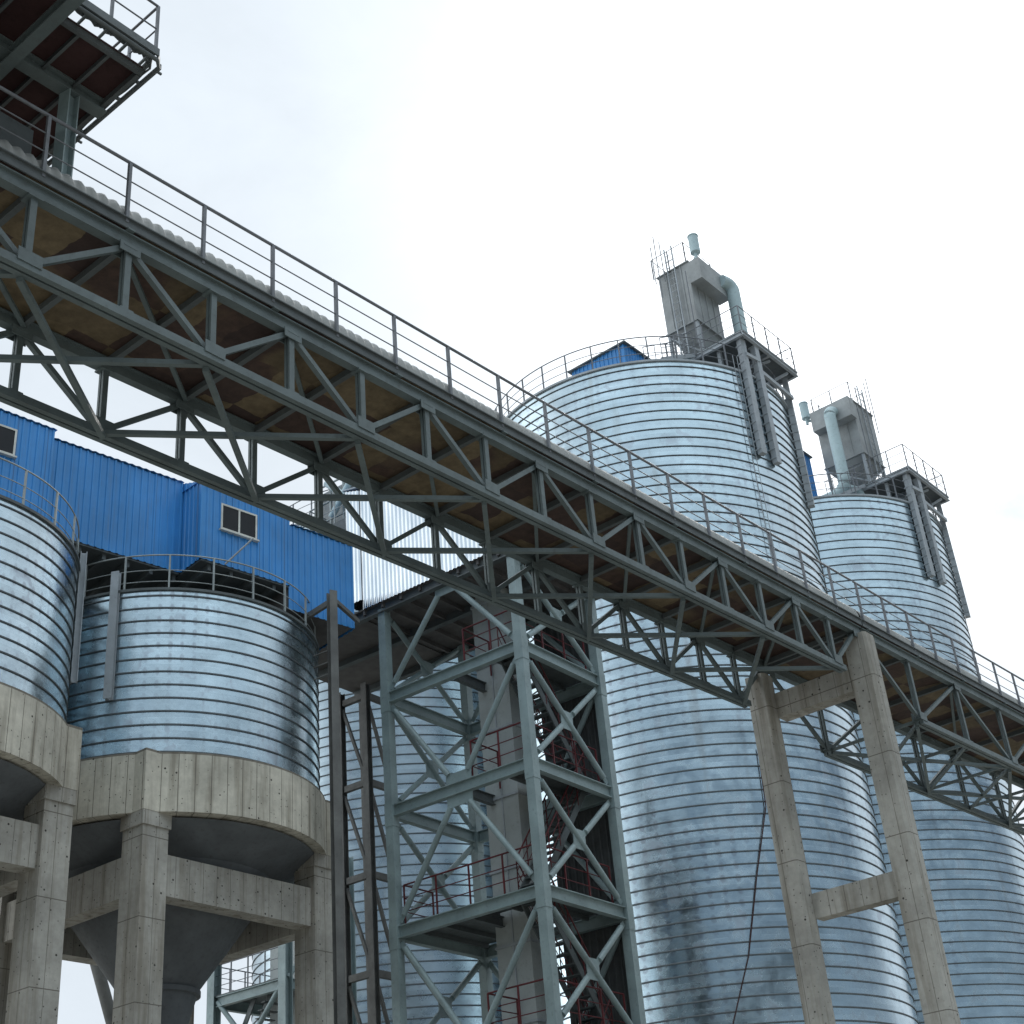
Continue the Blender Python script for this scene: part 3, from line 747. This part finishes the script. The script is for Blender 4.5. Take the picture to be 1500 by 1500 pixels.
m.box((-11, VA+.08, .13), (UA0-.05, VR, 3.0)); m.box((UA0-.05, VA+.06, .03), (UA1+.06, VR, 2.78)); m.box((UA1+.06, VB+.06, .03), (UB1-.05, VR, 2.38)); m.box((UB1-.05, VB+.11, -.67), (UE1-.05, VR, 1.95))
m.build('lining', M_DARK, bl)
def roofseg(u0, u1, v, za, zb):
    m = MB(); ov = .06
    n = max(2, int((u1-u0)/.21)*2); vs = []
    for i in range(n+1):
        u = u0+(u1-u0)*i/n; z = za+(zb-za)*i/n+(.028 if i % 2 else 0)
        vs += [(u, v-ov, z), (u, VR+.1, z+.5)]
    m.add(vs, [(2*i, 2*i+2, 2*i+3, 2*i+1) for i in range(n)]); return m
for a in ((-11, UA0+.04, VA-.06, 3.2, 3.07), (UA0, UA1, VA, 2.84, 2.87), (UA1-.05, UB1+.05, VB, 2.44, 2.5), (UB1+.06, UE1+.04, VB+.05, 2.02, 2.02)):
    roofseg(*a).build('roof', M_BLUE, bl)
m = MB()                                                   # ribbed dark floor underside with joists
for u0, u1, v, z in ((-11, UA0, VA-.04, .1), (UA0, UA1, VA+.02, 0), (UA1, UB1, VB+.02, 0)):
    m.box((u0+.02, v, z-.05), (u1-.02, VR, z))
    k = u0+.3
    while k < u1: m.box((k, v+.1, z-.22), (k+.1, VR, z-.05)); k += .7
m.build('floor_underside', M_DARKST, bl)
def window(u0, u1, z0, z1, v, mull=True):
    m = MB(); f = .055
    m.box((u0, v-.05, z0), (u1, v+.03, z0+f)); m.box((u0, v-.05, z1-f), (u1, v+.03, z1))
    m.box((u0, v-.05, z0+f), (u0+f, v+.03, z1-f)); m.box((u1-f, v-.05, z0+f), (u1, v+.03, z1-f))
    if mull: c = (u0+u1)/2; m.box((c-f/2, v-.048, z0+f), (c+f/2, v+.03, z1-f))
    m.box((u0-.04, v-.11, z0-.05), (u1+.04, v-.003, z0-.003))
    fr = m.build('window', M_WFRAME, bl)
    one('pane', M_GLASS, fr, 'box', (u0+.02, v-.036, z0+.02), (u1-.02, v-.033, z1-.02))
window(-.58, .60, 1.08, 1.90, VB)
window(-7.2, -6.17, 1.83, 2.66, VA-.06, False)
# ------------------------------------------------------------------ steel H post beside the right hand small silo
hp = thing('steel_post', 'single weathered steel H post standing between the small silo and the tower', 'post', (-5.22, 36.12, 0), rz(AZ))
one('column', M_POST, hp, 'ibeam', (0, 0, 0), (0, 0, 19.0+EYE), .22, .25, .02, (.4, 1, 0))
one('bracket_arm', M_POST, hp, 'bar', (0, .17, 18.7+EYE), (-.1, 1.3, 18.5+EYE), .10, .16)
one('bracket_arm', M_POST, hp, 'bar', (.14, 0, 18.75+EYE), (1.5, .5, 18.75+EYE), .10, .12)
for k in range(3): one('step_iron', M_POST, hp, 'tube', (-.1, .1, 17.2+EYE-.35*k), (-.3, .45, 17.1+EYE-.35*k), .02, 6)

# ------------------------------------------------------------------ elevator tower
FX, FY = -.1, 37.0; TWW, TWU = 5.0, 3.8
tw = thing('steel_tower', 'open teal steel elevator tower with crossed pipe braces in the centre of the picture', 'tower', (FX, FY, 0), rz(AZT))
LV = [3.5+EYE, 6.92+EYE, 10.36+EYE, 13.79+EYE, 17.25+EYE, 20.3+EYE]
cs = .27
for x, y in ((0, 0), (0, TWW), (TWU, 0), (TWU, TWW)):
    m = MB(); m.box((x-cs/2, y-cs/2, 0), (x+cs/2, y+cs/2, 20.2+EYE))
    for z in LV[:-1]: m.box((x-cs/2-.012, y-cs/2-.012, z-.45), (x+cs/2+.012, y+cs/2+.012, z+.25))
    m.build('column', M_TOWER, tw)
hc = cs/2+.013
for z in LV[:-1]:
    for (a, b) in (((0, hc), (0, TWW-hc)), ((TWU, hc), (TWU, TWW-hc)), ((hc, 0), (TWU-hc, 0)), ((hc, TWW), (TWU-hc, TWW))):
        one('storey_beam', M_TOWER, tw, 'ibeam', (a[0], a[1], z), (b[0], b[1], z), .20, .33, .022)
    one('mid_beam', M_DARKST, tw, 'ibeam', (.15, TWW/2, z-.02), (TWU-.15, TWW/2, z-.02), .16, .28, .02)
def pipe(p, q, r=.085):
    m = MB(); p, q = Vector(p), Vector(q); d = (q-p).normalized()
    m.tube(p+d*.32, q-d*.32, r, 12); m.bar(p+d*.1, p+d*.4, .02, .16); m.bar(q-d*.4, q-d*.1, .02, .16)
    return m.build('diagonal_brace', M_TOWER, tw)
lo = [0.0]+LV
for i in range(len(lo)-1):
    z0, z1 = lo[i]+.2, lo[i+1]-.2
    V_shape = (i in (1, 3))                   # braces meet at the middle of the beam below, or above
    V_shape = i % 2 == 1 if i < 5 else False
    for x in (0, TWU):
        if i in (4, 2): up = False
        if i == 5: tgt = [((x, .1, z0), (x, TWW/2-.15, z1)), ((x, TWW-.1, z0), (x, TWW/2+.15, z1))]
        elif i % 2 == 0: tgt = [((x, .1, z1), (x, TWW/2-.15, z0)), ((x, TWW-.1, z1), (x, TWW/2+.15, z0))]
        else: tgt = [((x, .1, z0), (x, TWW/2-.15, z1)), ((x, TWW-.1, z0), (x, TWW/2+.15, z1))]
        for a, b in tgt: pipe(a, b)
        zz = z1 if (i == 5 or i % 2) else z0
        one('gusset', M_TOWER, tw, 'box', (x-.012, TWW/2-.45, zz-.02 if zz == z0 else zz-.28), (x+.012, TWW/2+.45, zz+.28 if zz == z0 else zz+.02))
    for y in (0, TWW):
        pipe((.1, y, z1), (TWU-.1, y, z0)); p = Vector((.1, y, z0)); q = Vector((TWU-.1, y, z1)); c = (p+q)/2
        pipe(p, c-(q-p)*.02); pipe(c+(q-p)*.02, q)
        one('gusset', M_TOWER, tw, 'box', (c.x-.28, y-.012, c.z-.28), (c.x+.28, y+.012, c.z+.28))
# floors, red rails
def floor(z, y0, y1, x0=.13, x1=TWU-.13):
    m = MB(); m.box((x0, y0, z+.195), (x1, y1, z+.225))
    k = y0+.2
    while k < y1: m.box((x0, k, z+.06), (x1, k+.07, z+.195)); k += .8
    return m.build('floor_plate', M_DARKST, tw)
for z, y0, y1 in ((LV[0], .1, 2.2), (LV[1], .1, 2.2), (LV[2], .13, TWW-.13), (LV[3], .1, 2.2), (LV[4], .1, 2.2)):
    if z == LV[2]: floor(z, y0, 1.45); floor(z, 2.9, y1); floor(z, 1.45, 2.9, .13, 1.35)
    else: floor(z, y0, 1.45)
    m = None
    ring_rail(tw, [(.18, .2), (.18, y1-.05), (1.4, y1-.05)], z+.22, 1.1, M_RED, 1.05, (1, .66, .33), .024, 'red_handrail')
    ring_rail(tw, [(.3, .2), (TWU-.3, .2)], z+.22, 1.1, M_RED, 1.1, (1, .66, .33), .022, 'red_handrail')
# steep stairs just inside the right face
for i in range(len(LV)-1):
    z0 = (0.02 if i == 0 else LV[i-1]+.22); z1 = LV[i]+.22
    xa, xb = (.55, 3.2) if i % 2 else (3.2, .55)
    m = MB()
    for y in (.45, 1.15): m.bar((xa, y, z0), (xb, y, z1), .04, .20)
    n = int((z1-z0)/.23)
    for k in range(1, n): f = k/n; x = xa+(xb-xa)*f; m.box((x-.11, .47, z0+(z1-z0)*f), (x+.11, 1.13, z0+(z1-z0)*f+.03))
    st = m.build('stair', M_DARKST, tw)
    for y in (.43, 1.17):
        m = MB()
        for dz, r in ((1.0, .022), (.66, .012), (.33, .012)): m.tube((xa, y, z0+dz), (xb, y, z1+dz), r, 6)
        for k in range(6): f = k/5; x = xa+(xb-xa)*f; m.tube((x, y, z0+(z1-z0)*f), (x, y, z0+(z1-z0)*f+1.0), .018, 6)
        m.build('stair_rail', M_RED, st)
m = MB(); m.corr((TWU+.16, 2.3), (TWU+.16, -.1), 0, 20+EYE, 20+EYE, .25, .04); m.corr((TWU+.16, -.1), (TWU+.16, 2.3), 0, 20+EYE, 20+EYE, .25, .04)
m.build('shade_sheet', M_SHADE, tw)  # added dark sheet: stands in for shade and hides the bright silo flank
# bucket elevator casing inside the tower
ec = thing('bucket_elevator', 'pale grey box casing of a bucket elevator rising inside the steel tower', 'elevator', (FX, FY, 0), rz(AZT))
m = MB(); m.box((1.5, 1.62, 0), (2.35, 2.76, 20.3+EYE)); m.build('casing', M_CASE, ec)
m = MB(); z = 1.0
while z < 20+EYE: m.box((1.46, 1.58, z), (2.39, 2.80, z+.07)); z += 2.05
m.box((1.47, 2.16, .1), (1.498, 2.20, 20+EYE)); m.build('casing_flange', M_GREY, ec)
# ------------------------------------------------------------------ zinc clad head house on the tower
hh = thing('head_house', 'bright corrugated zinc head house with a dark underside on top of the steel tower', 'head house', (FX, FY, 20.35+EYE), rz(AZT))
HT = 4.5
m = MB()
HR = 3.0                                                   # mono-pitch: high on the left, low on the right
m.corr((-.25, 5.62), (-.25, -.6), 0, HT-.2, HR, .155, .04, 'wave'); m.corr((-.25, 6.25), (-.25, 5.66), .36, HT, HT-.2, .155, .04, 'wave')
m.corr((-.25, -.6), (4.2, -.6), 0, HR, HR, .155, .04, 'wave')
m.corr((4.2, 6.25), (-.25, 6.25), .36, HT, HT, .155, .04, 'wave'); m.corr((4.2, -.6), (4.2, 6.25), 0, HR, HT, .155, .04, 'wave')
m.build('cladding', M_ZINC, hh)
m = MB(); sl_ = (HT-3.0)/6.85
m.add([(x, y, 3.02+(y+.6)*sl_+dz) for dz in (0, .05) for x, y in ((-.32,-.66), (4.26,-.66), (4.26,6.3), (-.32,6.3))], [(0,3,2,1), (4,5,6,7), (0,1,5,4), (1,2,6,5), (2,3,7,6), (3,0,4,7)])
m.build('roof', M_GREY, hh)
m = MB(); m.box((-.21, -.56, .0), (4.16, 6.2, .05)); m.box((-.2, 6.0, -.05), (4.16, 10.1, -.004))
for k in range(9): y = -.4+k*.75; m.box((-.2, y, -.16), (4.1, y+.08, 0))
m.build('soffit', M_DARK, hh)
for x in (-.1, 1.9, 4.0): one('floor_girder', M_DARKST, hh, 'ibeam', (x, -.5, -.12), (x, 10.0, -.12), .2, .34)
# walkway and machinery frame to the left of the head house
wk = thing('walkway_platform', 'dark edged walkway with pale railings and pipework left of the zinc head house', 'walkway', (FX, FY, 23.6+EYE), rz(AZT))
one('slab', M_DARKST, wk, 'box', (-.1, 6.35, .0), (3.4, 8.15, .42))
one('edge_flashing', M_RUST, wk, 'box', (-.12, 6.3, -.45), (3.3, 7.6, -.36))
ring_rail(wk, [(0, 6.4), (0, 8.1), (2.6, 8.1)], .42, 1.0, M_LRAIL, .6, (1, .6, .3), .022)
ring_rail(wk, [(-.6, 7.9), (-.6, 9.8)], -.05, 1.1, M_LRAIL, .6, (1, .6, .3), .022)
one('side_landing', M_DARKST, wk, 'box', (-.7, 8.2, -.13), (1.2, 9.85, -.05))
m = MB(); m.box((.8, 6.5, .43), (2.2, 8.5, 2.5)); m.box((.76, 6.45, 2.2), (2.24, 8.55, 2.3)); m.build('machine_cabinet', M_BOX, wk)
m = MB()
for y in (6.5, 7.1, 7.7, 8.3): m.bar((.6, y, .43), (.6, y, 2.6), .07, .07, (1,0,0))
for z in (1.2, 1.9, 2.6): m.bar((.6, 6.5, z), (.6, 8.3, z), .05, .05)
m.build('support_frame', M_LRAIL, wk)
for a, b in (((.4, 6.45, 2.3), (.4, 7.5, 1.1)), ((.4, 7.7, 2.5), (.4, 6.6, 1.4))): one('spout_pipe', M_DUCT, wk, 'tube', a, b, .11, 10)

# ------------------------------------------------------------------ transfer platform over the near end of the gallery
tp = thing('transfer_platform', 'dark steel platform with red brown plates above the gallery in the top left corner', 'platform', GO, rz(AZ))
zp = 3.63
def Pz(u): return zp+u*0
one('floor_plate', M_RUST, tp, 'box', (-.50, -.86, zp+.10), (.98, 4.2, zp+.13)); one('floor_plate', M_RUST, tp, 'box', (-5.5, -4.5, zp+.10), (-.503, 4.2, zp+.13))
for v in (.09, 2.5, 4.1, -2.2, -4.4): one('main_beam', M_TEAL, tp, 'ibeam', (-5.5, v, zp-.02), (1.0 if v > 0 else -.6, v, zp-.02), .20, .22)
for u in (-.53, -1.75, -3.2): one('cross_beam', M_TEAL, tp, 'ibeam', (u, -4.5, zp-.16), (u, 4.2, zp-.16), .17, .20)
for u in (-.03, .47, -1.0, -1.4, -2.2, -2.7): one('floor_rib', M_DARKST, tp, 'bar', (u, -.84 if u > -.5 else -4.4, zp+.06), (u, 4.2, zp+.06), .045, .08)
for (a, b) in (((-.5, -.82), (.98, -.82)), ((.96, -.8), (.96, 4.2))): one('edge_angle', M_DARKST, tp, 'bar', (a[0], a[1], zp+.05), (b[0], b[1], zp+.05), .06, .12)
# outer rim on brackets with cable tray, leaving a slot of daylight
OU, OV = 1.13, -1.12
m = MB(); c = .10
m.path([(-.55, OV, zp+.10), (OU-c, OV, zp+.10), (OU, OV+c, zp+.10), (OU, 4.2, zp+.10)], .035, 6)
m.bar((-.55, OV-.03, zp+.22), (OU-c, OV-.03, zp+.22), .03, .14); m.bar((OU+.03, OV+c, zp+.15), (OU+.03, 4.2, zp+.15), .03, .10)
m.bar((-.55, OV+.09, zp+.26), (OU-.1, OV+.09, zp+.26), .12, .03)
m.bar((OU-c, OV, zp+.2), (OU, OV+c, zp+.2), .03, .14)
m.build('outer_rim', M_DARKST, tp)
m = MB()
for k in range(3):
    r = .018+.006*k; dv = .03*k
    pts = [(-.55+1.55*i/26, OV+.10+dv+.02*sin(i*1.7+k), zp+.19+.02*k+.018*sin(i*2.3+k*2)) for i in range(27)]
    pts += [(OU-.08-dv, OV+.2+4.9*i/26, zp+.10+.02*k+.02*sin(i*1.9+k)) for i in range(27)]
    m.path(pts, r, 6)
m.build('cable_bundle', M_DARKST, tp)
for u in [x*.34-.45 for x in range(5)]:
    one('rim_bracket', M_DARKST, tp, 'bar', (u, -.82, zp+.12), (u, OV, zp+.14), .035, .035)
for v in [x*.45-.6 for x in range(10)]:
    one('rim_bracket', M_DARKST, tp, 'bar', (.96, v, zp+.08), (OU, v, zp+.10), .04, .04)
m = MB()
for (a, b) in (((OU+.02, -.95), (OU+.10, -.95)), ((OU+.02, .95), (OU+.10, .95))): m.bar((a[0], a[1], zp+.1), (b[0], b[1], zp+.1), .03, .03)
m.build('rim_stub', M_DARKST, tp)
ring_rail(tp, [(-.5, -1.08), (1.02, -1.08), (1.02, 4.1)], zp+.28, .95, M_RAIL, .66, (1, .5), .022)
for u, v in ((.44, .09), (-3.2, .09), (.44, 2.5), (-3.2, 2.5)):
    m = MB(); m.ibeam((u, v, 1.40), (u, v, zp-.13), .20, .20, .02, (1, .2, 0)); m.box((u-.14, v-.14, 1.36), (u+.14, v+.14, 1.40)); m.build('column', M_TOWER, tp)
one('belt_casing', M_DARKST, tp, 'box', (-5, .35, 2.0), (.1, 1.6, 2.75))

# ------------------------------------------------------------------ background: stair platform, lattice mast, spout
bp = thing('stair_platform', 'teal steel platform with railing and stair seen under the right hand small silo', 'platform', (-9.25, 51.15, 0), rz(AZT))
for x, y in ((0, 0), (0, 3.6), (3.2, 0), (3.2, 3.6)): one('column', M_TOWER, bp, 'ibeam', (x, y, 0), (x, y, 17+EYE), .36, .36, .03, (1, 0, 0))
for z in (5.4, 13.55, 16.2+EYE):
    for a, b in (((0, .2), (0, 3.4)), ((3.2, .2), (3.2, 3.4)), ((.2, 0), (3., 0)), ((.2, 3.6), (3., 3.6))): one('floor_beam', M_TOWER, bp, 'ibeam', (a[0], a[1], z), (b[0], b[1], z), .2, .36)
zz = 13.55
one('floor_plate', M_DARKST, bp, 'box', (-.1, .2, zz+.19), (3.1, 3.7, zz+.22))
ring_rail(bp, [(.05, .2), (.05, 3.65), (3., 3.65)], zz+.22, 1.1, M_RAIL, .8, (1, .66, .33), .022)
for a, b in (((0, .2, zz), (0, 3.4, zz-3.4)), ((0, 3.4, zz), (0, .2, zz-3.4)), ((.1, 0, zz+.2), (3.1, 0, zz+3.4)), ((3.1, 0, zz+.2), (.1, 0, zz+3.4))): one('pipe_brace', M_TOWER, bp, 'tube', a, b, .09, 10)
m = MB()
for y in (1.2, 2.0): m.bar((.3, y+1.5, zz-2.9), (.3, y-.3, zz+.1), .05, .2)
for k in range(12): f = k/12; m.box((.1, 1.6+1.1-1.8*f-.1, zz-2.9+3*f), (.9, 1.6+1.1-1.8*f+.1, zz-2.87+3*f))
m.build('stair', M_DARKST, bp)
m = MB(); m.box((1.2, .6, 0), (2.4, 2.0, 17+EYE)); m.build('elevator_casing', M_CASE, bp)

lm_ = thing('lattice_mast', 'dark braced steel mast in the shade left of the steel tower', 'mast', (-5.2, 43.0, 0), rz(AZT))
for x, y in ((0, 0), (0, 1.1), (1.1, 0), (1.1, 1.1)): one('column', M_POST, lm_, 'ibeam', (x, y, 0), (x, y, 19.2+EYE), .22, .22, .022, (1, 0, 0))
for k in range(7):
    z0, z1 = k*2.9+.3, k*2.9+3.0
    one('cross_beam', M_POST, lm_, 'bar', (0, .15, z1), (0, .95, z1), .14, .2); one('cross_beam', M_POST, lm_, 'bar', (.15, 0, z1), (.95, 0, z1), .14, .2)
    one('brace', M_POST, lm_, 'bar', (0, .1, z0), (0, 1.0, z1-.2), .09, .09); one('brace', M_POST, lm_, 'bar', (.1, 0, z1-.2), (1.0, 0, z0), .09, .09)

sp_ = thing('inclined_spout', 'thin grey pipe leaning across the bright gap under the small silos', 'pipe', (-14.0, 47.0, 0), rz(AZ))
def loc(o, p):
    d = Vector(p)-Vector(o.location); a = -o.rotation_euler.z
    return (d.x*cos(a)-d.y*sin(a), d.x*sin(a)+d.y*cos(a), d.z)
m = MB(); A_, B_ = Vector((-14.25, 45.0, 12.5+EYE)), Vector((-13.42, 45.25, 9.83+EYE)); dd = B_-A_
m.tube(loc(sp_, A_-dd*.6), loc(sp_, B_+dd*3.2), .19, 14); m.build('pipe', M_POST, sp_)
e_ = B_+dd*3.2
one('foot', M_GREY, sp_, 'bar', loc(sp_, (e_.x, e_.y, 0)), loc(sp_, (e_.x, e_.y, e_.z+.1)), .2, .2, (1, 0, 0))

# the big silo group is larger and farther than first laid out
K = 1.30
for o in list(COL.objects):
    if o.parent is None and o.name.split('.')[0] in ('steel_silo', 'roof_platform', 'dust_collector', 'roof_house'):
        o.location = (o.location.x*K, o.location.y*K, (o.location.z-EYE)*K+EYE); o.scale = (K, K, K)

scene.render.engine = 'CYCLES'
scene.view_settings.view_transform = 'Standard'; scene.view_settings.look = 'None'
scene.view_settings.exposure = .5; scene.view_settings.gamma = 1
scene.render.resolution_x = 1024; scene.render.resolution_y = 1024
